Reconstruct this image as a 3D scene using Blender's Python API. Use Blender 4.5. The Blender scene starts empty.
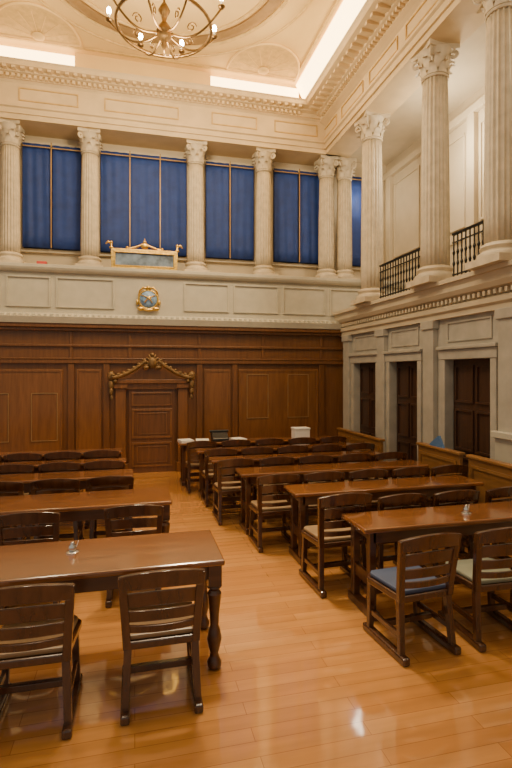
import bpy, math, random
from mathutils import Vector, Matrix
random.seed(4)
COL=bpy.context.scene.collection
# ---------------------------------------------------------------- materials
def newmat(name):
    m=bpy.data.materials.new(name); m.use_nodes=True
    nt=m.node_tree; b=nt.nodes["Principled BSDF"]
    return m,nt,b
def plain(name,col,rough=.5,metal=0,var=.12,scale=6,bump=.0,coat=0):
    m,nt,b=newmat(name)
    tc=nt.nodes.new('ShaderNodeTexCoord'); n=nt.nodes.new('ShaderNodeTexNoise')
    n.inputs['Scale'].default_value=scale; n.inputs['Detail'].default_value=5
    nt.links.new(tc.outputs['Object'],n.inputs['Vector'])
    r=nt.nodes.new('ShaderNodeValToRGB')
    r.color_ramp.elements[0].position=.3; r.color_ramp.elements[1].position=.75
    r.color_ramp.elements[0].color=tuple(c*(1-var) for c in col)+(1,)
    r.color_ramp.elements[1].color=tuple(min(1,c*(1+var)) for c in col)+(1,)
    nt.links.new(n.outputs['Fac'],r.inputs['Fac']); nt.links.new(r.outputs['Color'],b.inputs['Base Color'])
    b.inputs['Roughness'].default_value=rough; b.inputs['Metallic'].default_value=metal
    b.inputs['Coat Weight'].default_value=coat
    if bump:
        bp=nt.nodes.new('ShaderNodeBump'); bp.inputs['Strength'].default_value=bump; bp.inputs['Distance'].default_value=.02
        nt.links.new(n.outputs['Fac'],bp.inputs['Height']); nt.links.new(bp.outputs['Normal'],b.inputs['Normal'])
    return m
def wood(name,c1,c2,rough=.35,stretch=(1,12,12),coat=.2,scale=2.0):
    m,nt,b=newmat(name)
    tc=nt.nodes.new('ShaderNodeTexCoord'); mp=nt.nodes.new('ShaderNodeMapping')
    mp.inputs['Scale'].default_value=stretch
    nt.links.new(tc.outputs['Object'],mp.inputs['Vector'])
    n=nt.nodes.new('ShaderNodeTexNoise'); n.inputs['Scale'].default_value=scale; n.inputs['Detail'].default_value=8
    n.inputs['Distortion'].default_value=.6
    nt.links.new(mp.outputs['Vector'],n.inputs['Vector'])
    r=nt.nodes.new('ShaderNodeValToRGB')
    r.color_ramp.elements[0].position=.25; r.color_ramp.elements[1].position=.75
    r.color_ramp.elements[0].color=c1+(1,); r.color_ramp.elements[1].color=c2+(1,)
    nt.links.new(n.outputs['Fac'],r.inputs['Fac']); nt.links.new(r.outputs['Color'],b.inputs['Base Color'])
    b.inputs['Roughness'].default_value=rough; b.inputs['Coat Weight'].default_value=coat
    b.inputs['Coat Roughness'].default_value=.12
    return m
def emis(name,col,s):
    m,nt,b=newmat(name)
    b.inputs['Base Color'].default_value=col+(1,)
    b.inputs['Emission Color'].default_value=col+(1,); b.inputs['Emission Strength'].default_value=s
    return m
def floormat():
    m,nt,b=newmat("parquet_floor")
    tc=nt.nodes.new('ShaderNodeTexCoord')
    br=nt.nodes.new('ShaderNodeTexBrick')
    br.inputs['Color1'].default_value=(.68,.32,.095,1); br.inputs['Color2'].default_value=(.57,.245,.066,1)
    br.inputs['Mortar'].default_value=(.36,.14,.04,1)
    br.inputs['Scale'].default_value=1; br.inputs['Mortar Size'].default_value=.002
    br.inputs['Brick Width'].default_value=1.3; br.inputs['Row Height'].default_value=.11
    nt.links.new(tc.outputs['Object'],br.inputs['Vector'])
    n=nt.nodes.new('ShaderNodeTexNoise'); n.inputs['Scale'].default_value=1.2; n.inputs['Detail'].default_value=6
    mp2=nt.nodes.new('ShaderNodeMapping'); mp2.inputs['Scale'].default_value=(1,10,1)
    nt.links.new(tc.outputs['Object'],mp2.inputs['Vector']); nt.links.new(mp2.outputs['Vector'],n.inputs['Vector'])
    r=nt.nodes.new('ShaderNodeValToRGB')
    r.color_ramp.elements[0].position=.3; r.color_ramp.elements[0].color=(.78,.78,.78,1)
    r.color_ramp.elements[1].position=.7; r.color_ramp.elements[1].color=(1,1,1,1)
    nt.links.new(n.outputs['Fac'],r.inputs['Fac'])
    mx=nt.nodes.new('ShaderNodeMixRGB'); mx.blend_type='MULTIPLY'; mx.inputs[0].default_value=1
    nt.links.new(br.outputs['Color'],mx.inputs[1]); nt.links.new(r.outputs['Color'],mx.inputs[2])
    nt.links.new(mx.outputs[0],b.inputs['Base Color'])
    n2=nt.nodes.new('ShaderNodeTexNoise'); n2.inputs['Scale'].default_value=2.5
    nt.links.new(tc.outputs['Object'],n2.inputs['Vector'])
    bp=nt.nodes.new('ShaderNodeBump'); bp.inputs['Strength'].default_value=.06; bp.inputs['Distance'].default_value=.05
    nt.links.new(n2.outputs['Fac'],bp.inputs['Height']); nt.links.new(bp.outputs['Normal'],b.inputs['Coat Normal'])
    b.inputs['Roughness'].default_value=.22; b.inputs['Coat Weight'].default_value=1; b.inputs['Coat Roughness'].default_value=.06
    b.inputs['Coat IOR'].default_value=2.1
    return m
M={}
M['floor']=floormat()
M['stone']=plain("warm_plaster",(.66,.51,.30),.6,var=.08,scale=3)
M['stone2']=plain("grey_stone",(.42,.39,.33),.55,var=.13,scale=5)
M['parapet']=plain("pale_painted_panel",(.50,.465,.375),.5,var=.07)
M['gal']=plain("gallery_plaster",(.56,.47,.33),.6,var=.07,scale=3)
M['col']=plain("column_stone",(.58,.49,.35),.5,var=.14,scale=8,bump=.1)
M['ceil']=plain("ceiling_cream",(.76,.53,.22),.7,var=.05,scale=1.5)
M['ceil2']=plain("ceiling_tan",(.28,.17,.07),.6,var=.2,scale=5)
M['ceil3']=plain("ceiling_gold",(.58,.39,.145),.6,var=.18,scale=9)
M['wallwood']=wood("wall_walnut",(.100,.036,.008),(.175,.068,.016),.4,(10,10,1))
M['wallwood2']=wood("wall_walnut_panel",(.125,.047,.011),(.22,.088,.022),.38,(10,10,1))
M['doorwood']=wood("door_walnut",(.09,.034,.010),(.16,.062,.018),.4,(10,10,1))
M['darkdoor']=wood("dark_door",(.042,.020,.011),(.075,.034,.019),.4,(10,10,1))
M['chair']=wood("chair_mahogany",(.042,.015,.006),(.100,.037,.013),.25,(8,8,2),coat=.8)
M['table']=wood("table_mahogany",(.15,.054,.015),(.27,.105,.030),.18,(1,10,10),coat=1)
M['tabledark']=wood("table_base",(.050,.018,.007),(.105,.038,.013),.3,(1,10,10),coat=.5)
M['pew']=wood("oak_partition",(.19,.088,.026),(.30,.145,.046),.4,(2,2,8))
M['gold']=plain("gilt",(.85,.53,.13),.34,1,var=.25,scale=20,bump=.3)
M['bronze']=plain("aged_bronze",(.20,.12,.05),.4,1,var=.35,scale=14,bump=.3)
M['carved']=plain("carved_gilt_walnut",(.20,.115,.042),.48,.3,var=.45,scale=14,bump=.3)
M['goldline']=plain("gilt_line",(.34,.21,.085),.45,.3)
M['blue']=plain("blue_curtain",(.017,.050,.245),.7,var=.18,scale=5)
M['glass']=plain("window_pane",(.05,.07,.14),.15)
M['iron']=plain("black_iron",(.018,.018,.02),.4,.6)
M['beige']=plain("beige_leather",(.26,.17,.09),.35,var=.15)
M['navy']=plain("navy_fabric",(.05,.07,.14),.7)
M['sage']=plain("grey_green_fabric",(.22,.23,.17),.7)
M['paper']=plain("paper",(.85,.83,.78),.7,var=.02)
M['black']=plain("black_enamel",(.02,.02,.022),.35)
M['silver']=plain("silver",(.75,.75,.74),.2,1,var=.1)
M['picture']=plain("picture_blue_gold",(.15,.21,.30),.5,var=.7,scale=5)
M['red']=plain("red_cover",(.5,.05,.04),.5)
M['bookblue']=plain("blue_folder",(.08,.17,.36),.5)
M['globe']=plain("pale_blue_enamel",(.20,.33,.55),.4,var=.5,scale=14)
M['candle']=plain("candle_sleeve",(.85,.78,.62),.5,var=.04)
M['bulb']=emis("bulb_glow",(1,.82,.52),90)
M['cove']=emis("cove_lamp_glow",(1,.70,.30),9)
# ---------------------------------------------------------------- mesh builder
class MB:
    def __init__(s): s.v=[]; s.f=[]
    def add(s,vs,fs):
        o=len(s.v); s.v+=[tuple(v) for v in vs]; s.f+=[tuple(i+o for i in f) for f in fs]; return s
    def box(s,x0,x1,y0,y1,z0,z1):
        return s.add([(x0,y0,z0),(x1,y0,z0),(x1,y1,z0),(x0,y1,z0),(x0,y0,z1),(x1,y0,z1),(x1,y1,z1),(x0,y1,z1)],
          [(0,3,2,1),(4,5,6,7),(0,1,5,4),(1,2,6,5),(2,3,7,6),(3,0,4,7)])
    def hexa(s,a,b):
        return s.add(list(a)+list(b),[(0,3,2,1),(4,5,6,7),(0,1,5,4),(1,2,6,5),(2,3,7,6),(3,0,4,7)])
    def lathe(s,prof,c=(0,0,0),seg=24,fl=0,depth=0):
        n=len(prof); vs=[]
        for (r,z) in prof:
            for i in range(seg):
                a=2*math.pi*i/seg; rr=r
                if fl: rr=r*(1-depth*abs(math.sin(fl*a/2))**.6)
                vs.append((c[0]+rr*math.cos(a),c[1]+rr*math.sin(a),c[2]+z))
        fs=[]
        for k in range(n-1):
            for i in range(seg):
                j=(i+1)%seg; fs.append((k*seg+i,k*seg+j,(k+1)*seg+j,(k+1)*seg+i))
        fs.append(tuple(range(seg-1,-1,-1))); fs.append(tuple((n-1)*seg+i for i in range(seg)))
        return s.add(vs,fs)
    def prism(s,poly,fn,a0,a1):
        n=len(poly); vs=[fn(p,a0) for p in poly]+[fn(p,a1) for p in poly]
        fs=[(i,(i+1)%n,(i+1)%n+n,i+n) for i in range(n)]+[tuple(range(n-1,-1,-1)),tuple(range(n,2*n))]
        return s.add(vs,fs)
    def tube(s,pts,r,seg=8,closed=False):
        pts=[Vector(p) for p in pts]; n=len(pts); vs=[]; 
        rs=r if isinstance(r,(list,tuple)) else [r]*n
        up=Vector((0,0,1)); prev=None
        for i,p in enumerate(pts):
            if closed: t=pts[(i+1)%n]-pts[i-1]
            else: t=pts[min(i+1,n-1)]-pts[max(i-1,0)]
            t.normalize()
            if prev is None:
                ref=up if abs(t.z)<.9 else Vector((1,0,0)); a=t.cross(ref).normalized()
            else: a=(prev-t*prev.dot(t)).normalized()
            prev=a; b=t.cross(a)
            for k in range(seg):
                th=2*math.pi*k/seg; vs.append(p+(a*math.cos(th)+b*math.sin(th))*rs[i])
        fs=[]
        for i in range(n if closed else n-1):
            j=(i+1)%n
            for k in range(seg):
                l=(k+1)%seg; fs.append((i*seg+k,i*seg+l,j*seg+l,j*seg+k))
        if not closed: fs+= [tuple(range(seg-1,-1,-1)),tuple((n-1)*seg+k for k in range(seg))]
        return s.add(vs,fs)
    def ball(s,c,r,seg=12,sc=(1,1,1)):
        k=8; vs=[];fs=[]
        for j in range(k+1):
            ph=-math.pi/2+math.pi*j/k
            for i in range(seg):
                a=2*math.pi*i/seg; vs.append((c[0]+r*sc[0]*math.cos(ph)*math.cos(a),c[1]+r*sc[1]*math.cos(ph)*math.sin(a),c[2]+r*sc[2]*math.sin(ph)))
        for j in range(k):
            for i in range(seg):
                l=(i+1)%seg; fs.append((j*seg+i,j*seg+l,(j+1)*seg+l,(j+1)*seg+i))
        return s.add(vs,fs)
    def frame(s,ax,u0,u1,z0,z1,w,a0,a1):
        def bx(ua,ub,za,zb):
            if ax=='y': s.box(ua,ub,a0,a1,za,zb)
            else: s.box(a0,a1,ua,ub,za,zb)
        bx(u0,u1,z0,z0+w); bx(u0,u1,z1-w,z1); bx(u0,u0+w,z0+w,z1-w); bx(u1-w,u1,z0+w,z1-w); return s
def mk(mb,name,mat,parent=None,loc=(0,0,0),bevel=0,smooth=False,**props):
    me=bpy.data.meshes.new(name); me.from_pydata(mb.v,[],mb.f); me.update()
    import bmesh
    bm=bmesh.new(); bm.from_mesh(me); bmesh.ops.remove_doubles(bm,verts=bm.verts,dist=1e-5); bmesh.ops.recalc_face_normals(bm,faces=bm.faces); bm.to_mesh(me); bm.free()
    me.materials.append(M[mat])
    o=bpy.data.objects.new(name,me); COL.objects.link(o); o.location=loc
    if parent: o.parent=parent
    if bevel:
        b=o.modifiers.new("bevel",'BEVEL'); b.width=bevel; b.segments=2; b.limit_method='ANGLE'
    if smooth:
        for p in me.polygons: p.use_smooth = True
        if smooth!='all':
            try: me.set_sharp_from_angle(angle=math.radians(35))
            except Exception: pass
    for k,v in props.items(): o[k]=v
    return o
def empty(name,loc,label,cat,group=None,rot=0):
    e=bpy.data.objects.new(name,None); e.empty_display_size=.1; COL.objects.link(e); e.location=loc; e.rotation_euler[2]=rot
    e["label"]=label; e["category"]=cat
    if group: e["group"]=group
    return e
def copytree(src,loc,rot=0,label=None,seatmat=None,scale=None):
    e=src.copy(); COL.objects.link(e); e.location=loc; e.rotation_euler[2]=rot
    if scale: e.scale=(scale,)*3
    if label: e["label"]=label
    for c in list(src.children):
        d=c.copy(); d.parent=e; COL.objects.link(d)
        if seatmat and c.name=="seat":
            d.data=c.data.copy(); d.data.materials[0]=M[seatmat]
            d["label"]={"navy":"navy blue seat cushion","sage":"grey green seat cushion"}[seatmat]
        for g in list(c.children):
            h=g.copy(); h.parent=d; COL.objects.link(h)
    return e
S=dict(kind="structure")
TR=[0]
def trim(mb,mat,**k):
    TR[0]+=1
    return mk(mb,"trim_%d"%TR[0],mat,kind="structure",**k)
# ---------------------------------------------------------------- shell
XL=-5.0; BW=10.3; RX=4.58; GX=6.1; UP=11.1; CZ=8.35
mk(MB().box(XL,GX+.2,-2,UP+.2,-.2,0),"floor",'floor',**S)
mk(MB().box(XL,GX+.2,-2,UP+.2,CZ,CZ+.2),"ceiling",'ceil',**S)
mk(MB().box(XL,RX,BW,UP,0,3.05),"wall_back",'wallwood',**S)
mk(MB().box(XL,GX,BW,UP,3.05,4.08),"wall_parapet",'parapet',**S)
mk(MB().box(XL,GX+.2,UP,UP+.2,4.08,CZ),"wall_upper",'gal',**S)
mk(MB().box(GX,GX+.2,-2,UP,3.1,7.2),"wall_gallery",'gal',**S)
mk(MB().box(4.4,GX+.2,-2,UP,7.2,7.35),"ceiling_gallery",'gal',**S)
doors=[(8.66,9.68),(7.215,8.16),(5.50,6.50)]
mb=MB(); ys=[-2]+sorted([v for d in doors for v in d])+[BW]
for i in range(0,len(ys),2): mb.box(RX,RX+.25,ys[i],ys[i+1],0,3.2)
for a,b in doors: mb.box(RX,RX+.25,a,b,2.25,3.2)
mb.box(RX+.01,GX,-2,BW,3.2,3.32)
mk(mb,"wall_right",'stone2',**S)
for i,(a,b) in enumerate(doors):
    mk(MB().box(RX+.12,RX+.18,a-.02,b+.02,0,2.27),"door_%d"%(i+2),'darkdoor',kind="structure",label="dark brown panelled wooden door in stone wall")
    w=(b-a)
    mb=MB()
    for u0,u1 in ((a+.06,a+w/2-.03),(a+w/2+.03,b-.06)):
        for z0,z1 in ((.15,.8),(.9,1.5),(1.6,2.15)): mb.frame('x',u0,u1,z0,z1,.03,RX+.09,RX+.12)
    trim(mb,'darkdoor')
    mb=MB()
    mb.box(RX-.05,RX+.115,a-.10,a+.015,0,2.25).box(RX-.05,RX+.115,b-.015,b+.10,0,2.25).box(RX-.06,RX+.115,a-.12,b+.12,2.235,2.38).box(RX-.10,RX+.1,a-.14,b+.14,2.38,2.43)
    trim(mb,'stone2',bevel=.01)
mb=MB()
for y in (8.41,6.86,5.18,4.6,9.95):
    w=.14
    mb.box(RX-.09,RX,y-w,y+w,0,2.85).box(RX-.12,RX,y-w-.03,y+w+.03,0,.18).box(RX-.12,RX,y-w-.03,y+w+.03,2.72,2.85)
trim(mb,'stone2',bevel=.008)
mb=MB()
for a,b in doors+[(3.2,4.3),(1.8,3.0)]: mb.frame('x',a+.02,b-.02,2.5,2.8,.03,RX-.02,RX+.01)
for a,b in ((3.2,4.3),(1.8,3.0)): mb.frame('x',a+.02,b-.02,1.4,2.3,.03,RX-.02,RX+.01)
trim(mb,'stone2')
trim(MB().box(RX-.17,RX,2.0,5.36,1.22,1.30).box(RX-.12,RX,2.0,5.34,0,1.22),'parapet',bevel=.008)
prof=[(RX+.1,2.85),(RX-.08,2.85),(RX-.08,2.92),(RX-.12,2.95),(RX-.12,3.02),(RX-.05,3.03),(RX-.05,3.1),(RX-.16,3.14),(RX-.2,3.2),(RX-.2,3.26),(RX-.22,3.32),(RX+.1,3.32)]
mb=MB().prism(prof,lambda p,a:(p[0],a,p[1]),-2,BW)
y=.5
while y<BW-.1:
    mb.box(RX-.14,RX-.04,y,y+.045,3.05,3.11); y+=.10
trim(mb,'gal')
trim(MB().box(4.32,4.68,-2,BW,3.32,3.38),'gal')
mb=MB()
mb.box(XL,RX,BW-.05,BW,0,.2).box(XL,RX,BW-.06,BW,2.22,2.30).box(XL,RX,BW-.04,BW,2.55,2.60).box(XL,RX,BW-.09,BW,2.86,2.92).box(XL,RX,BW-.14,BW,2.92,3.0)
mb.box(XL,RX,BW-.07,BW,2.30,2.33)
for x in (-3.3,-1.22,-.55,1.32,2.08,4.05): mb.box(x-.06,x+.06,BW-.045,BW,.2,2.22)
for x in (-3.3,-1.22,1.32,4.05,2.7,-.1): mb.box(x-.03,x+.03,BW-.03,BW,2.33,2.86)
trim(mb,'wallwood',bevel=.008)
mb=MB()
for u0,u1,z0,z1 in ((-4.4,-3.5,.35,2.1),(-3.1,-1.38,.35,2.1),(-1.12,-.65,.35,2.1),(1.42,1.98,.35,2.1),(2.16,3.97,.35,2.1)):
    mb.box(u0,u1,BW-.022,BW,z0,z1); mb.frame('y',u0,u1,z0,z1,.04,BW-.035,BW)
trim(mb,'wallwood2',bevel=.006)
mb=MB()
for u0,u1,z0,z1 in ((-2.95,-2.35,.7,1.64),(-1.95,-1.47,.7,1.64),(2.34,2.82,1.05,2.0),(3.26,3.74,1.05,2.0)):
    mb.frame('y',u0,u1,z0,z1,.012,BW-.035,BW-.021)
trim(mb,'goldline')
prof=[(BW+.05,3.0),(BW-.16,3.0),(BW-.18,3.06),(BW-.2,3.12),(BW-.1,3.15),(BW-.06,3.2),(BW+.05,3.2)]
mb=MB().prism(prof,lambda p,a:(a,p[0],p[1]),XL,RX)
x=XL
while x<RX-.1:
    mb.box(x,x+.05,BW-.17,BW-.1,3.13,3.17); x+=.11
trim(mb,'parapet')
prof=[(UP,4.05),(BW-.06,4.0),(BW-.1,4.04),(BW-.12,4.08),(BW-.12,4.14),(UP,4.14)]
trim(MB().prism(prof,lambda p,a:(a,p[0],p[1]),XL,GX),'parapet',bevel=.006)
mb=MB()
xs=[-4.2,-3.3,-2.45,-1.55,-.35,.95,2.0,3.1,4.2,5.3]
for a,b in zip(xs,xs[1:]):
    if a<-.3<b and b>.9: continue
    mb.frame('y',a+.05,b-.05,3.32,3.92,.03,BW-.03,BW)
trim(mb,'parapet')
# entablature
pb=[(UP,7.0),(10.42,7.0),(10.42,7.1),(10.39,7.1),(10.39,7.2),(10.35,7.22),(10.35,7.26),(10.42,7.27),(10.42,7.70),(10.38,7.74),(10.34,7.74),(10.34,7.82),(10.26,7.84),(10.26,7.88),(10.14,7.9),(10.13,7.97),(10.10,8.0),(UP,8.0)]
mb=MB().prism(pb,lambda p,a:(a,p[0],p[1]),XL,4.6)
x=XL
while x<3.6:
    mb.box(x,x+.05,10.27,10.345,7.75,7.81); x+=.10
x=XL
while x<3.6:
    mb.box(x,x+.07,10.15,10.265,7.85,7.895); x+=.16
trim(mb,'stone')
pr=[(4.8,7.0),(4.22,7.0),(4.22,7.1),(4.18,7.1),(4.18,7.2),(4.14,7.22),(4.14,7.27),(4.2,7.28),(4.2,7.62),(4.14,7.66),(4.06,7.70),(4.06,7.77),(3.94,7.80),(3.94,7.85),(3.66,7.9),(3.64,7.96),(3.60,8.0),(4.8,8.0)]
mb=MB().prism(pr,lambda p,a:(p[0],a,p[1]),-2,BW+.3)
y=-1.9
while y<10.1:
    mb.box(3.97,4.07,y,y+.05,7.71,7.765); y+=.10
y=-1.9
while y<10.1:
    mb.box(3.72,3.95,y,y+.08,7.81,7.865); y+=.19
trim(mb,'stone')
mb=MB()
for a,b in ((-2.2,-1.1),(-.6,.9),(1.6,2.6),(3.0,4.0)):
    mb.frame('y',a,b,7.36,7.62,.022,10.40,10.425)
y=1.0
while y<10: mb.frame('x',y,y+1.0,7.33,7.57,.022,4.175,4.205); y+=1.25
trim(mb,'ceil3')
def cove(mb,label):
    mk(mb,"cove_lamp",'cove',label=label,category="ceiling light",group="cove lamps above the cornice")
cove(MB().box(XL,-1.15,10.24,10.28,8.0,8.28),"warm glowing cove light strip above the cornice")
cove(MB().box(1.55,3.50,10.24,10.28,8.0,8.28),"warm glowing cove light strip above the cornice")
cove(MB().prism([(3.64,8.0),(3.60,8.0),(3.42,8.32),(3.46,8.32)],lambda p,a:(p[0],a,p[1]),-1.9,10.2),"long warm glowing cove light strip above side cornice")
trim(MB().box(-1.15,1.55,10.24,UP,8.0,8.35),'ceil')
# ceiling ornament
CX,CY=.43,7.47
def ringm(r0,r1,z0,z1,seg=96,c=(CX,CY)):
    mb=MB(); vs=[];fs=[]
    for i in range(seg):
        a=2*math.pi*i/seg; ca,sa=math.cos(a),math.sin(a)
        for r,z in ((r0,z1),(r0,z0),((r0+r1)/2,z0-.03),(r1,z0),(r1,z1)): vs.append((c[0]+r*ca,c[1]+r*sa,z))
    for i in range(seg):
        j=(i+1)%seg
        for k in range(4): fs.append((i*5+k,j*5+k,j*5+k+1,i*5+k+1))
        fs.append((i*5+4,j*5+4,j*5,i*5))
    return mb.add(vs,fs)
trim(ringm(1.84,2.04,CZ-.04,CZ),'ceil2',smooth=True)
trim(ringm(2.08,2.15,CZ-.02,CZ),'ceil3',smooth=True)
trim(ringm(1.74,1.80,CZ-.02,CZ),'ceil3',smooth=True)
trim(ringm(.32,.5,CZ-.03,CZ),'ceil3',smooth=True)
def lunette(cx,y0,hw,dp,sgn):
    mb=MB(); pts=[]
    n=28
    for i in range(n+1):
        a=math.pi*i/n; pts.append((cx+hw*math.cos(a),y0+sgn*dp*math.sin(a)))
    mb.prism(pts,lambda p,a:(p[0],p[1],a),CZ-.02,CZ)
    trim(mb,'ceil3')
    mb=MB(); mb.tube([(p[0],p[1],CZ-.02) for p in pts],.022); mb.tube([(p[0],p[1],CZ-.02) for p in (pts[-1],pts[0])],.022)
    for k in range(1,8):
        a=math.pi*k/8; mb.tube([(cx,y0+sgn*.06,CZ-.02),(cx+.8*hw*math.cos(a),y0+sgn*.8*dp*math.sin(a),CZ-.02)],.006,6)
    mb.ball((cx,y0+sgn*.12,CZ-.03),.12,12,(1,1,.4))
    trim(mb,'ceil',smooth=True)
for cx in (-1.75,2.6):
    lunette(cx,9.98,.75,.95,-1)
    lunette(cx,4.96,.75,.95,1)
mb=MB()
for x in (-2.75,3.34): mb.box(x-.025,x+.025,-1.8,10.1,CZ-.03,CZ)
for y in (4.75,10.05): mb.box(-2.75,3.34,y-.025,y+.025,CZ-.03,CZ)
for sx in (-1,1):
    for sy in (-1,1):
        pts=[]
        for i in range(17):
            a=math.radians(8+74*i/16); pts.append((CX+sx*2.5*math.cos(a),CY+sy*2.4*math.sin(a),CZ-.012))
        mb.tube(pts,.022,6)
trim(mb,'ceil3')
# upper windows
wins=[(-2.26,-1.09,(-1.68,)),(-.72,1.13,(-.10,.54)),(1.54,2.67,(2.09,)),(3.13,4.35,(3.74,)),(4.97,5.5,())]
for i,(a,b,ms) in enumerate(wins):
    mk(MB().box(a,b,UP-.03,UP,4.62,6.8),"window_%d"%(i+1),'glass',**S)
    trim(MB().frame('y',a-.06,b+.06,4.55,6.86,.07,UP-.08,UP),'gal')
    mb=MB()
    for m_ in ms: mb.box(m_-.011,m_+.011,10.87,10.89,4.62,6.8)
    mb.box(a,b,10.87,10.89,6.68,6.70)
    trim(mb,'goldline')
    ed=[a]+list(ms)+[b]
    for u0,u1 in zip(ed,ed[1:]):
        n=int((u1-u0)/.02); vs=[];fs=[]
        rows=9
        for r in range(rows):
            z=4.63+(6.78-4.63)*r/(rows-1)
            for k in range(n+1):
                x=u0+.012+(u1-u0-.024)*k/n
                y=10.95+.006*math.sin(2*math.pi*x/.19+.8*math.sin(x*3))+.004*math.sin(x*31+z*1.5)
                vs.append((x,y,z))
        for r in range(rows-1):
            for k in range(n): fs.append((r*(n+1)+k,r*(n+1)+k+1,(r+1)*(n+1)+k+1,(r+1)*(n+1)+k))
        c=mk(MB().add(vs,fs),"curtain",'blue',smooth='all',label="royal blue curtain panel hanging in tall window",category="curtain",group="blue curtains in upper windows")
        md=c.modifiers.new("thick",'SOLIDIFY'); md.thickness=.008
mb=MB(); y=2.0
while y<10.6:
    mb.frame('x',y,y+1.1,3.6,4.6,.04,GX-.03,GX); mb.frame('x',y,y+1.1,4.8,6.6,.04,GX-.03,GX)
    mb.box(GX-.1,GX,y+1.16,y+1.36,3.5,6.8); y+=1.52
mb.box(GX-.11,GX,-2,UP,6.8,6.95).box(GX-.11,GX,-2,UP,3.32,3.5)
trim(mb,'gal',bevel=.008)
# ---------------------------------------------------------------- columns
def column(h,r,loc,group,label):
    e=empty("column",loc,label,"column",group)
    b=MB().box(-r*1.45,r*1.45,-r*1.45,r*1.45,0,.09)
    b.lathe([(r*1.4,.09),(r*1.42,.12),(r*1.38,.15),(r*1.2,.17),(r*1.14,.19),(r*1.2,.21),(r*1.26,.23),(r*1.2,.26),(r*1.03,.28)],seg=32)
    mk(b,"base",'col',e,smooth=True)
    ch=.46
    pr=[]
    for i in range(9):
        t=i/8; pr.append((r*(1-.14*t*t),.27+(h-ch-.27)*t))
    mk(MB().lathe(pr,seg=120,fl=20,depth=.12),"shaft",'col',e,smooth='all')
    c=MB(); z0=h-ch; rt=r*.86
    c.lathe([(rt*1.05,z0-.01),(rt*1.12,z0+.01),(rt*1.05,z0+.03),(rt*.98,z0+.05),(rt*1.0,z0+.2),(rt*1.12,z0+.32),(rt*1.42,z0+.40)],seg=32)
    for row,(zb,zh,off,n) in enumerate(((.03,.17,0,8),(.10,.22,.5,8))):
        for k in range(n):
            a=2*math.pi*(k+off)/n; ca,sa=math.cos(a),math.sin(a); vs=[];fs=[]
            for j in range(7):
                t=j/6; rad=rt*(1.04+.10*t)+(.0 if t<.5 else (t-.5)**2*.32); z=z0+zb+zh*(t if t<.85 else .85-(t-.85)*.8)
                w=.062*(1-.55*t)*(1.25 if t<.7 else 1)
                for s_ in (-1,0,1):
                    rr=rad+(.014 if s_==0 else 0)
                    vs.append((rr*ca-s_*w*sa,rr*sa+s_*w*ca,z))
            for j in range(6):
                for s_ in (0,1): fs.append((j*3+s_,j*3+s_+1,(j+1)*3+s_+1,(j+1)*3+s_))
            c.add(vs,fs)
    for k in range(4):
        a=math.pi/4+k*math.pi/2; ca,sa=math.cos(a),math.sin(a)
        pts=[]
        for j in range(20):
            t=j/19; an=t*3.6*math.pi; q=.062*(1-.72*t)
            pts.append(((rt*1.5+q*math.sin(an))*ca,(rt*1.5+q*math.sin(an))*sa,z0+.315+q*math.cos(an)))
        c.tube([(rt*1.1*ca,rt*1.1*sa,z0+.2),(rt*1.25*ca,rt*1.25*sa,z0+.33)]+pts,.016,6)
        c.ball((rt*1.2*math.cos(a+math.pi/4),rt*1.2*math.sin(a+math.pi/4),z0+.40),.035,8)
    poly=[]
    R=rt*1.95
    for k in range(4):
        a0=math.pi/4+k*math.pi/2; a1=a0+math.pi/2
        p0=(R*math.cos(a0),R*math.sin(a0)); p1=(R*math.cos(a1),R*math.sin(a1))
        for j in range(8):
            t=j/8; x=p0[0]*(1-t)+p1[0]*t; y=p0[1]*(1-t)+p1[1]*t
            f=1-.16*math.sin(math.pi*t); poly.append((x*f,y*f))
    c.prism(poly,lambda p,a:(p[0],p[1],a),z0+.39,z0+ch)
    mk(c,"capital",'col',e,smooth=True)
    return e
c0=column(2.86,.185,(-2.41,10.68,4.14),"columns along the window gallery","pale fluted stone column with leafy capital beside blue curtains")
for x in (-.90,1.29,2.82,4.33,4.78,-3.9): copytree(c0,(x,10.68,4.14))
c1=column(3.62,.215,(4.5,8.75,3.38),"columns on the side gallery","tall cream fluted column with leafy capital beside iron railing")
for y in (6.68,5.25,3.4,1.6): copytree(c1,(4.5,y,3.38))
# ---------------------------------------------------------------- railings
def railing(y0,y1):
    e=empty("railing",(4.5,(y0+y1)/2,3.38),"black wrought iron railing between gallery columns","railing","gallery railings")
    h=(y1-y0)/2
    mk(MB().box(-.025,.025,-h,h,.65,.685),"handrail",'iron',e,bevel=.008)
    mk(MB().box(-.015,.015,-h,h,.07,.09),"lower_rail",'iron',e)
    mk(MB().box(-.015,.015,-h,h,.54,.555),"middle_rail",'iron',e)
    n=max(3,int((y1-y0)/.09)); first=None
    for i in range(n+1):
        y=-h+.02+(2*h-.04)*i/n
        if first is None:
            first=mk(MB().lathe([(.011,0),(.011,.2),(.022,.24),(.011,.28),(.011,.36),(.022,.40),(.011,.44),(.011,.65)],seg=8),"baluster",'iron',e,(0,y,0))
        else:
            o=first.copy(); o.parent=e; o.location=(0,y,0); COL.objects.link(o)
railing(7.02,8.42); railing(5.58,6.24); railing(3.75,4.92)
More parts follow.
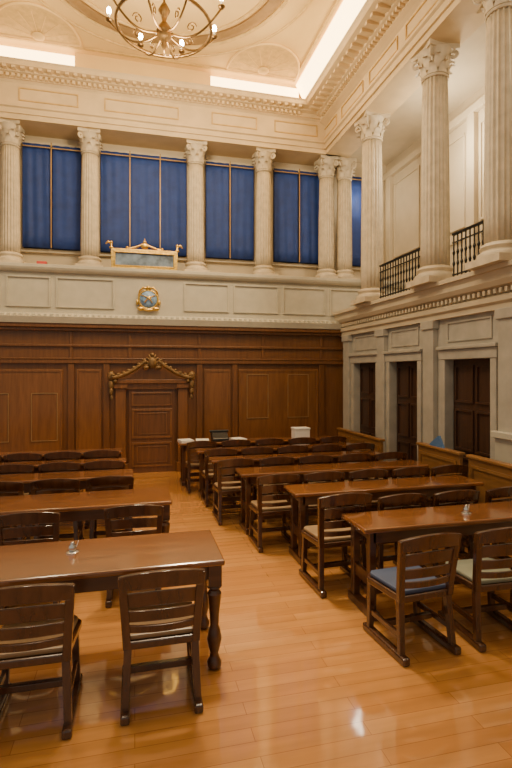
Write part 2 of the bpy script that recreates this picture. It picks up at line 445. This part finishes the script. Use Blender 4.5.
# ---------------------------------------------------------------- portal door
DX=.344
mk(MB().box(DX-.46,DX+.46,BW-.07,BW,0,1.70),"door_1",'doorwood',label="carved wooden door with rectangular panels",**S)
mb=MB()
mb.frame('y',DX-.40,DX+.40,.12,.62,.04,BW-.09,BW-.065).frame('y',DX-.3,DX+.3,.2,.54,.02,BW-.08,BW-.065)
mb.frame('y',DX-.40,DX+.40,.70,1.30,.04,BW-.09,BW-.065).frame('y',DX-.3,DX+.3,.78,1.22,.02,BW-.08,BW-.065)
mb.frame('y',DX-.40,DX+.40,1.36,1.64,.03,BW-.09,BW-.065)
trim(mb,'wallwood2',bevel=.005)
mb=MB()
for s_ in (-1,1):
    x=DX+s_*.62
    mb.box(x-.13,x+.13,BW-.14,BW,0,.2).box(x-.1,x+.1,BW-.11,BW,.2,1.72).box(x-.13,x+.13,BW-.15,BW,1.72,1.82)
mb.box(DX-.52,DX+.52,BW-.11,BW,1.70,1.82).box(DX-.8,DX+.8,BW-.17,BW,1.82,1.90)
poly=[(DX-.8,1.9)]+[(DX-.8+.1*i,1.9+.36*math.sin(math.pi*.5*min(1,i/8))**1.6) for i in range(1,8)]+[(DX,2.26)]+[(DX+.8-.1*i,1.9+.36*math.sin(math.pi*.5*min(1,i/8))**1.6) for i in range(7,0,-1)]+[(DX+.8,1.9)]
mb.prism(poly,lambda p,a:(p[0],a,p[1]),BW-.08,BW)
trim(mb,'wallwood2',bevel=.008)
e=empty("door_pediment",(DX,BW-.10,1.9),"carved bronze toned swan neck pediment above wooden door","ornament")
def swan(s_):
    pts=[]
    for i in range(18):
        t=i/17; pts.append((s_*(.8-.68*t),-.09,.04+.34*(t**1.7)))
    for i in range(12):
        t=i/11; an=t*3*math.pi; q=.06*(1-.6*t); pts.append((s_*(.12+q*math.sin(an)),-.09,.32+q*math.cos(an)))
    return pts
for s_ in (-1,1):
    mb=MB().tube(swan(s_),[.04]*18+[.024]*12,8)
    for i in range(7):
        t=i/6; mb.ball((s_*(.76-.6*t),-.10,.09+.30*t**1.7),.036,8,(1.2,.8,.9))
    mb.ball((s_*.8,-.07,.07),.075,10,(1,.6,1.3)); mb.ball((s_*.8,-.07,-.10),.055,10,(1,.5,1.6)); mb.ball((s_*.8,-.07,-.24),.045,10,(.9,.5,1.6)); mb.ball((s_*.79,-.07,-.36),.03,10,(.9,.5,1.6)); mb.ball((s_*.72,-.07,-.03),.045,8)
    mk(mb,"scroll",'carved',e,smooth='all')
mb=MB(); mb.ball((0,-.08,.34),.10,14,(.9,.6,1.2)); mb.ball((0,-.08,.50),.045,10)
for k in range(5):
    a=math.radians(30+30*k); mb.tube([(0,-.08,.36),(.14*math.cos(a),-.09,.36+.17*math.sin(a))],[.035,.012],6)
for s_ in (-1,1): mb.ball((s_*.12,-.09,.24),.05,8,(1.4,.7,.8))
mk(mb,"cartouche",'carved',e,smooth='all')
# ---------------------------------------------------------------- emblem
e=empty("wall_emblem",(.27,BW-.001,3.53),"gilded crest with pale blue globe on pale parapet","emblem")
mb=MB().tube([(.19*math.cos(2*math.pi*i/32),-.05,.19*math.sin(2*math.pi*i/32)) for i in range(32)],.022,8,closed=True)
mk(mb,"rim",'gold',e,smooth='all')
mk(MB().ball((0,-.04,0),.18,20,(1,.45,1)),"globe",'globe',e,smooth='all')
mb=MB()
for s_ in (-1,1):
    mb.ball((s_*.15,-.06,-.19),.055,10,(1.3,.5,.8)); mb.ball((s_*.22,-.05,-.06),.035,10,(.8,.5,1.6))
    mb.tube([(s_*.02,-.07,.22),(s_*.10,-.07,.24),(s_*.17,-.06,.17),(s_*.20,-.05,.07)],[.026,.024,.02,.01],8)
    mb.tube([(s_*.14,-.10,.08),(0,-.13,.03),(-s_*.08,-.12,-.07)],.012,6)
mb.ball((0,-.06,.24),.04,10); mb.ball((0,-.06,-.21),.07,10,(1.6,.5,.5)); mb.ball((.02,-.1,.02),.045,10,(1,.6,1.2))
mk(mb,"scrollwork",'gold',e,smooth='all')
# ---------------------------------------------------------------- gilt picture on ledge
e=empty("framed_picture",(.2,10.34,4.14),"wide gilt framed blue painting with small crown ornament on ledge","picture")
mb=MB().frame('y',-.66,.66,0,.42,.065,-.05,.03)
mb.frame('y',-.60,.60,.06,.36,.02,-.065,-.05)
mk(mb,"frame",'gold',e,bevel=.012)
mk(MB().box(-.60,.60,-.03,.01,.06,.36),"canvas",'picture',e)
mb=MB()
for s_ in (-1,1):
    pts=[(s_*(.34-.034*i),-.01,.43+.10*(i/9)**1.5) for i in range(10)]
    mb.tube(pts,[.022]*9+[.03],8); mb.ball((s_*.35,-.01,.45),.03,8)
mb.ball((0,-.01,.50),.07,12,(1.2,.5,1)); mb.ball((0,-.01,.58),.035,10); mb.tube([(0,-.01,.59),(0,-.01,.66)],[.02,.005],6)
mk(mb,"crest",'gold',e,smooth='all')
for s_ in (-1,1):
    mb=MB().lathe([(.04,.415),(.045,.44),(.015,.47),(.03,.50),(.02,.52)],c=(s_*.66,-.01,0),seg=10)
    mb.tube([(s_*.66,-.01,.51),(s_*.72,-.01,.55),(s_*.77,-.01,.50)],[.02,.03,.01],6); mb.ball((s_*.66,-.01,.54),.032,8)
    mk(mb,"finial",'gold',e,smooth='all')
mk(MB().box(-1.86,-1.68,10.3,10.42,4.14,4.22),"box",'red',bevel=.01,label="small red box on the parapet ledge",category="box")
# ---------------------------------------------------------------- chandelier
CHZ=7.25
e=empty("chandelier",(CX,CY,CZ),"round bronze chandelier with candle bulbs hanging from ceiling","chandelier")
zz=CHZ-CZ
mk(MB().lathe([(.14,0),(.14,-.03),(.06,-.08),(.02,-.1)],seg=20),"canopy",'bronze',e,smooth=True)
mk(MB().lathe([(.018,-.08),(.018,zz+.35),(.05,zz+.3),(.09,zz+.22),(.05,zz+.14),(.03,zz+.06),(.10,zz-.04),(.13,zz-.12),(.08,zz-.20),(.03,zz-.25),(.05,zz-.30),(.02,zz-.36),(.004,zz-.42)],seg=20),"stem",'bronze',e,smooth='all')
mb=MB().tube([(.70*math.cos(2*math.pi*i/64),.70*math.sin(2*math.pi*i/64),zz-.02) for i in range(64)],.026,8,closed=True)
mk(mb,"ring",'bronze',e,smooth='all')
for k in range(8):
    a=2*math.pi*(k+.5)/8; ca,sa=math.cos(a),math.sin(a)
    pts=[]
    for i in range(13):
        t=i/12; r=.08+.80*t; z=zz-.12-.14*math.sin(math.pi*t)+ (.28*t*t)
        pts.append((r*ca,r*sa,z))
    mb=MB().tube(pts,.016,6)
    cc=[]
    for i in range(12):
        t=i/11; an=t*2.5*math.pi; q=.08*(1-.7*t); r=.42+q*math.cos(an); cc.append((r*ca,r*sa,zz-.07+q*math.sin(an)))
    mb.tube(cc,.010,5)
    mb.lathe([(.02,0),(.05,.02),(.055,.035),(.02,.03)],c=(.88*ca,.88*sa,zz+.15),seg=12)
    arm=mk(mb,"arm",'bronze',e,smooth='all')
    mk(MB().lathe([(.017,0),(.017,.10)],c=(.88*ca,.88*sa,zz+.18),seg=10),"candle",'candle',arm,smooth=True)
    mk(MB().ball((.88*ca,.88*sa,zz+.32),.036,10,(1,1,1.5)),"bulb",'bulb',arm,smooth='all')
# ---------------------------------------------------------------- chairs
def make_chair(loc):
    e=empty("chair",loc,"dark mahogany wooden chair with slatted back","chair","courtroom chairs")
    poly=[(-.21,-.21),(.21,-.21),(.245,.18),(.21,.225),(-.21,.225),(-.245,.18)]
    mk(MB().prism(poly,lambda p,a:(p[0],p[1],a),.39,.44),"seat_frame",'chair',e,bevel=.01)
    poly=[(p[0]*.92,p[1]*.92) for p in poly]
    mk(MB().prism(poly,lambda p,a:(p[0],p[1],a),.44,.472),"seat",'beige',e,bevel=.012,label="padded brown seat")
    def by(z): return -.20-.16*max(0,(z-.44))**1.15
    mb=MB()
    for s_ in (-1,1):
        pts=[(s_*(.205+.025*(z-.42)/.4),by(z),z) for z in (.40,.5,.6,.7,.8,.85)]
        for p,q in zip(pts,pts[1:]):
            w=.024
            mb.hexa([(p[0]-w,p[1]-.02,p[2]),(p[0]+w,p[1]-.02,p[2]),(p[0]+w,p[1]+.02,p[2]),(p[0]-w,p[1]+.02,p[2])],
                    [(q[0]-w,q[1]-.02,q[2]),(q[0]+w,q[1]-.02,q[2]),(q[0]+w,q[1]+.02,q[2]),(q[0]-w,q[1]+.02,q[2])])
    def rail(z0,z1,arch,curve,wd,th,arch0=0):
        n=12
        for i in range(n):
            A=[];B=[]
            for t in (i/n,(i+1)/n):
                x=-wd+2*wd*t; k=1-(2*t-1)**2
                yy=-curve*k; zt=z1+arch*k; zb=z0+arch0*k
                A+= [(x,by(zb)+yy-th,zb),(x,by(zb)+yy+th,zb)]; B+=[(x,by(zt)+yy-th,zt),(x,by(zt)+yy+th,zt)]
            mb.hexa([A[0],A[2],A[3],A[1]],[B[0],B[2],B[3],B[1]])
    rail(.765,.855,.035,.04,.25,.016,.02)
    rail(.655,.745,.02,.04,.21,.009,.02)
    rail(.565,.635,.01,.035,.205,.009,.01)
    rail(.50,.545,.0,.03,.20,.011)
    mk(mb,"backrest",'chair',e,bevel=.004)
    for sx,sy in ((-1,-1),(1,-1),(1,1),(-1,1)):
        x0=sx*.20; y0=sy*.185
        mb=MB(); w=.023
        x1=sx*.215; y1=sy*.20-.02
        mb.hexa([(x1-.021,y1-.021,.05),(x1+.021,y1-.021,.05),(x1+.021,y1+.021,.05),(x1-.021,y1+.021,.05)],
                [(x0-w,y0-w,.40),(x0+w,y0-w,.40),(x0+w,y0+w,.40),(x0-w,y0+w,.40)])
        mk(mb,"leg",'chair',e,bevel=.004)
    for sx in (-1,1):
        mk(MB().box(sx*.215-.028,sx*.215+.028,-.29,.25,0,.055),"runner",'chair',e,bevel=.012)
    mk(MB().box(-.20,.20,-.02,.02,.14,.18),"stretcher",'chair',e,bevel=.004)
    for sx in (-1,1): mk(MB().box(sx*.21-.012,sx*.21+.012,-.19,.18,.15,.19),"side_stretcher",'chair',e,bevel=.004)
    return e
ch=make_chair((.16,3.22,0))
ch["label"]="dark mahogany chair with brown seat at long table"
lab="dark mahogany slat back chair tucked at long table"
rows=[((-.58,3.19),),((0,4.72),(-.87,4.70)),
 tuple((x,6.01) for x in (-.26,-.84,-1.42,-2.0)),tuple((x,7.03) for x in (-.40,-.95,-1.5,-2.05)),tuple((x,7.93) for x in (-.48,-1.02,-1.56,-2.1)),
 tuple((x,4.5) for x in (2.5,3.1,3.7)),
 tuple((x,5.66) for x in (1.6,2.17,2.74,3.31,3.85)),tuple((x,6.75) for x in (1.32,1.9,2.48,3.06,3.64)),
 tuple((x,7.67) for x in (1.28,1.86,2.44,3.02,3.6)),tuple((x,8.56) for x in (1.1,1.7,2.3,2.9,3.5))]
for r in rows:
    for x,y in r:
        copytree(ch,(x,y,0),random.uniform(-.025,.025),lab)
copytree(ch,(1.88,4.47,0),.04,"dark mahogany sled base chair standing by the aisle",scale=1.06)
copytree(ch,(2.03,3.36,0),.08,"dark mahogany sled base chair with navy cushion",'navy',1.02)
copytree(ch,(2.70,3.36,0),-.03,"dark mahogany sled base chair with grey green cushion",'sage',1.02)
copytree(ch,(3.36,3.36,0),.02,"dark mahogany sled base chair with grey green cushion",'sage')
# ---------------------------------------------------------------- tables
TH=.765
def table_turned(x0,x1,y0,y1,label):
    e=empty("long_table",((x0+x1)/2,(y0+y1)/2,0),label,"table","long tables beside the aisle")
    hx=(x1-x0)/2; hy=(y1-y0)/2
    mk(MB().box(-hx,hx,-hy,hy,TH-.04,TH),"tabletop",'table',e,bevel=.012)
    mb=MB().box(-hx+.05,hx-.05,-hy+.06,-hy+.09,TH-.15,TH-.04).box(-hx+.05,hx-.05,hy-.09,hy-.06,TH-.15,TH-.04).box(-hx+.05,-hx+.08,-hy+.09,hy-.09,TH-.15,TH-.04).box(hx-.08,hx-.05,-hy+.09,hy-.09,TH-.15,TH-.04)
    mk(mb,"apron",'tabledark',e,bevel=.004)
    pr=[(.030,0),(.048,.02),(.050,.05),(.034,.08),(.028,.11),(.040,.15),(.052,.21),(.040,.27),(.030,.30),(.034,.38),(.046,.48),(.050,.52),(.034,.545),(.050,.565),(.036,.585)]
    first=None
    for sx in (-1,1):
        for sy in (-1,1):
            p=(sx*(hx-.065),sy*(hy-.065),0)
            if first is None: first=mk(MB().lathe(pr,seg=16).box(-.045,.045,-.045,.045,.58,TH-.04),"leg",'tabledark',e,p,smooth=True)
            else:
                o=first.copy(); o.parent=e; o.location=p; COL.objects.link(o)
    return e
def table_trestle(x0,x1,y0,y1,label):
    e=empty("long_table",((x0+x1)/2,(y0+y1)/2,0),label,"table","long tables beside the aisle")
    hx=(x1-x0)/2; hy=(y1-y0)/2
    mk(MB().box(-hx,hx,-hy,hy,TH-.04,TH),"tabletop",'table',e,bevel=.012)
    mb=MB().box(-hx+.1,hx-.1,-hy+.05,-hy+.08,TH-.14,TH-.04).box(-hx+.1,hx-.1,hy-.08,hy-.05,TH-.20,TH-.04)
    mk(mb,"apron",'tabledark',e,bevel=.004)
    mk(MB().box(-hx+.12,hx-.12,-.02,.02,.12,.19),"stretcher",'tabledark',e,bevel=.006)
    for sx in (-1,1):
        x=sx*(hx-.10); mb=MB()
        mb.box(x-.04,x+.04,-hy+.01,hy-.01,0,.07)
        mb.box(x-.03,x+.03,-hy+.05,-hy+.12,.07,TH-.04).box(x-.03,x+.03,hy-.12,hy-.05,.07,TH-.04)
        mb.box(x-.015,x+.015,-hy+.11,hy-.11,.25,.36).box(x-.02,x+.02,-hy+.11,hy-.11,TH-.12,TH-.04)
        mk(mb,"trestle",'tabledark',e,bevel=.006)
    return e
L="long polished mahogany table with turned legs"
for a in ((-2.4,.60,3.30,3.98),(-3.0,.36,4.93,5.55),(-3.4,-.02,6.28,6.72),(-3.6,-.12,7.30,7.62),(-3.8,-.2,8.2,8.6)):
    table_turned(*a,L)
L="long polished mahogany table on trestle supports"
for a in ((1.82,3.75,3.66,4.14),(1.64,3.95,4.90,5.34),(1.3,3.95,6.0,6.44),(1.08,3.8,7.03,7.37),(.98,3.8,7.93,8.26),(.76,3.8,8.84,9.3)):
    table_trestle(*a,L)
# ---------------------------------------------------------------- partitions
def partition(y0,y1,h):
    e=empty("wooden_partition",(4.18,(y0+y1)/2,0),"low oak panelled partition along the stone wall","partition","oak partitions")
    q=(y1-y0)/2
    mk(MB().box(-.025,.025,-q,q,0,h),"panel",'pew',e,bevel=.005)
    mk(MB().box(-.05,.05,-q-.02,q+.02,h,h+.04),"cap_rail",'pew',e,bevel=.01)
    n=max(1,int(2*q/.6))
    for i in range(n):
        a=-q+.06+(2*q-.06)*i/n; b=a+(2*q-.06)/n-.06
        mk(MB().frame('x',a,b,.15,h-.08,.04,-.04,-.02),"panel_moulding",'pew',e)
partition(7.75,9.6,.84); partition(5.62,6.6,.95); partition(4.3,5.45,.95)
# ---------------------------------------------------------------- small things
def inkstand(loc,label):
    e=empty("inkstand",loc,label,"inkstand","inkstands on tables")
    mk(MB().lathe([(.045,0),(.045,.008),(.03,.014)],seg=16),"tray",'silver',e,smooth=True)
    mk(MB().lathe([(.02,.012),(.028,.03),(.024,.05),(.012,.058),(.016,.066),(.006,.078)],seg=14),"pot",'silver',e,smooth='all')
    mk(MB().tube([(.02,0,.02),(.04,.01,.08)],.003,6),"pen",'paper',e)
inkstand((-.43,3.70,TH),"small silver inkstand with pen on polished table")
inkstand((2.92,3.86,TH),"small silver inkstand with pen on polished table")
for i,(x,y,r) in enumerate(((.92,9.14,.2),(1.22,9.08,-.1),(1.9,9.1,.3))):
    o=mk(MB().box(-.12,.12,-.14,.14,0,.03),"paper_stack",'paper',loc=(x,y,TH),label="stack of white papers on long table",category="papers",group="paper stacks"); o.rotation_euler[2]=r
e=empty("typewriter",(1.55,9.1,TH),"black typewriter on the long table","typewriter")
mk(MB().prism([(-.14,0),(.14,0),(.14,.14),(.02,.15),(-.14,.05)],lambda p,a:(a,p[0],p[1]),-.15,.15),"body",'black',e,bevel=.015)
mk(MB().tube([(-.18,.08,.165),(.18,.08,.165)],.025,10),"roller",'black',e,smooth=True)
e=empty("document_box",(3.15,9.1,TH),"white archive box with lid on long table","box")
mk(MB().box(-.15,.15,-.12,.12,0,.17),"body",'paper',e,bevel=.006); mk(MB().box(-.16,.16,-.13,.13,.17,.20),"lid",'paper',e,bevel=.006)
mk(MB().prism([(-.15,0),(.15,0),(.16,.02),(-.05,.16)],lambda p,a:(a,p[0],p[1]),-.02,.02),"folder",'bookblue',loc=(4.18,6.15,.99),label="blue folder standing on oak partition rail",category="folder")
# ---------------------------------------------------------------- lights
def area(loc,rot,size,e,col,sy=None):
    l=bpy.data.lights.new("area_fill",'AREA'); l.energy=e; l.color=col; l.size=size
    if sy: l.shape='RECTANGLE'; l.size_y=sy
    o=bpy.data.objects.new("ceiling_fill",l); COL.objects.link(o); o.location=loc; o.rotation_euler=rot
def point(loc,e,col,r=.1):
    l=bpy.data.lights.new("point_source",'POINT'); l.energy=e; l.color=col; l.shadow_soft_size=r
    o=bpy.data.objects.new("point_light",l); COL.objects.link(o); o.location=loc
def spot(loc,tgt,e,col,ang,blend=.8,r=.15):
    l=bpy.data.lights.new("spot_fill",'SPOT'); l.energy=e; l.color=col; l.spot_size=math.radians(ang); l.spot_blend=blend; l.shadow_soft_size=r
    o=bpy.data.objects.new("added_spot",l); COL.objects.link(o); o.location=loc
    o.rotation_euler=(Vector(tgt)-Vector(loc)).to_track_quat('-Z','Y').to_euler()
W=(1,.77,.46)
point((CX,CY,CHZ-.6),420,W,.4)
point((-1.9,8.4,7.4),60,(1,.72,.36),.3); point((2.4,8.4,7.4),60,(1,.72,.36),.3)  # unseen warm points added to boost the glow on ceiling and cornice
area((.5,3.6,8.0),(0,0,0),2.5,170,(1,.84,.60),3)  # added fill light under the ceiling, no real fixture there
spot((1.0,6.2,8.1),(1.0,4.2,0),2300,(1,.80,.52),30,1,.3)  # added spot, makes a bright pool on the near aisle floor
spot((.6,8.6,7.8),(.5,6.8,0),2100,(1,.80,.52),26,1,.3)  # second added spot, pool of light on the far aisle
spot((3.0,5.6,8.1),(3.2,4.4,0),800,(1,.82,.56),40,1,.3)  # added spot brightening the right-hand tables, no fixture
spot((-1.6,6.0,8.1),(-.9,4.6,0),700,(1,.80,.52),36,1,.3)  # added spot brightening the left-hand tables, no fixture
spot((-2.6,7.4,8.0),(-2.4,10.3,1.6),500,(1,.70,.36),50)  # added wall wash, brightens the left of the wood panelling
spot((2.6,7.4,8.0),(.6,10.3,1.6),450,(1,.74,.42),50)  # added wall wash around the portal door
for cy in (5.0,8.6): point((5.4,cy-.9,6.4),60,(1,.84,.60),.2)  # point lights inside the side gallery, no fixtures modelled
point((5.4,7.7,6.0),50,(1,.84,.60),.2); point((5.2,10.6,6.2),18,(1,.84,.60),.2)  # further gallery point lights without fixtures
w=bpy.data.worlds.new("world"); bpy.context.scene.world=w; w.use_nodes=True
bg=w.node_tree.nodes["Background"]; bg.inputs[0].default_value=(1,.88,.70,1); bg.inputs[1].default_value=.45
# ---------------------------------------------------------------- camera
cd=bpy.data.cameras.new("camera"); cam=bpy.data.objects.new("camera",cd); COL.objects.link(cam)
cam.location=(0,0,2.05); cam.rotation_euler=(math.radians(90),0,math.radians(-13.9))
cd.sensor_fit='VERTICAL'; cd.sensor_height=36; cd.lens=490/768*36
cd.shift_y=-12/768
bpy.context.scene.camera=cam
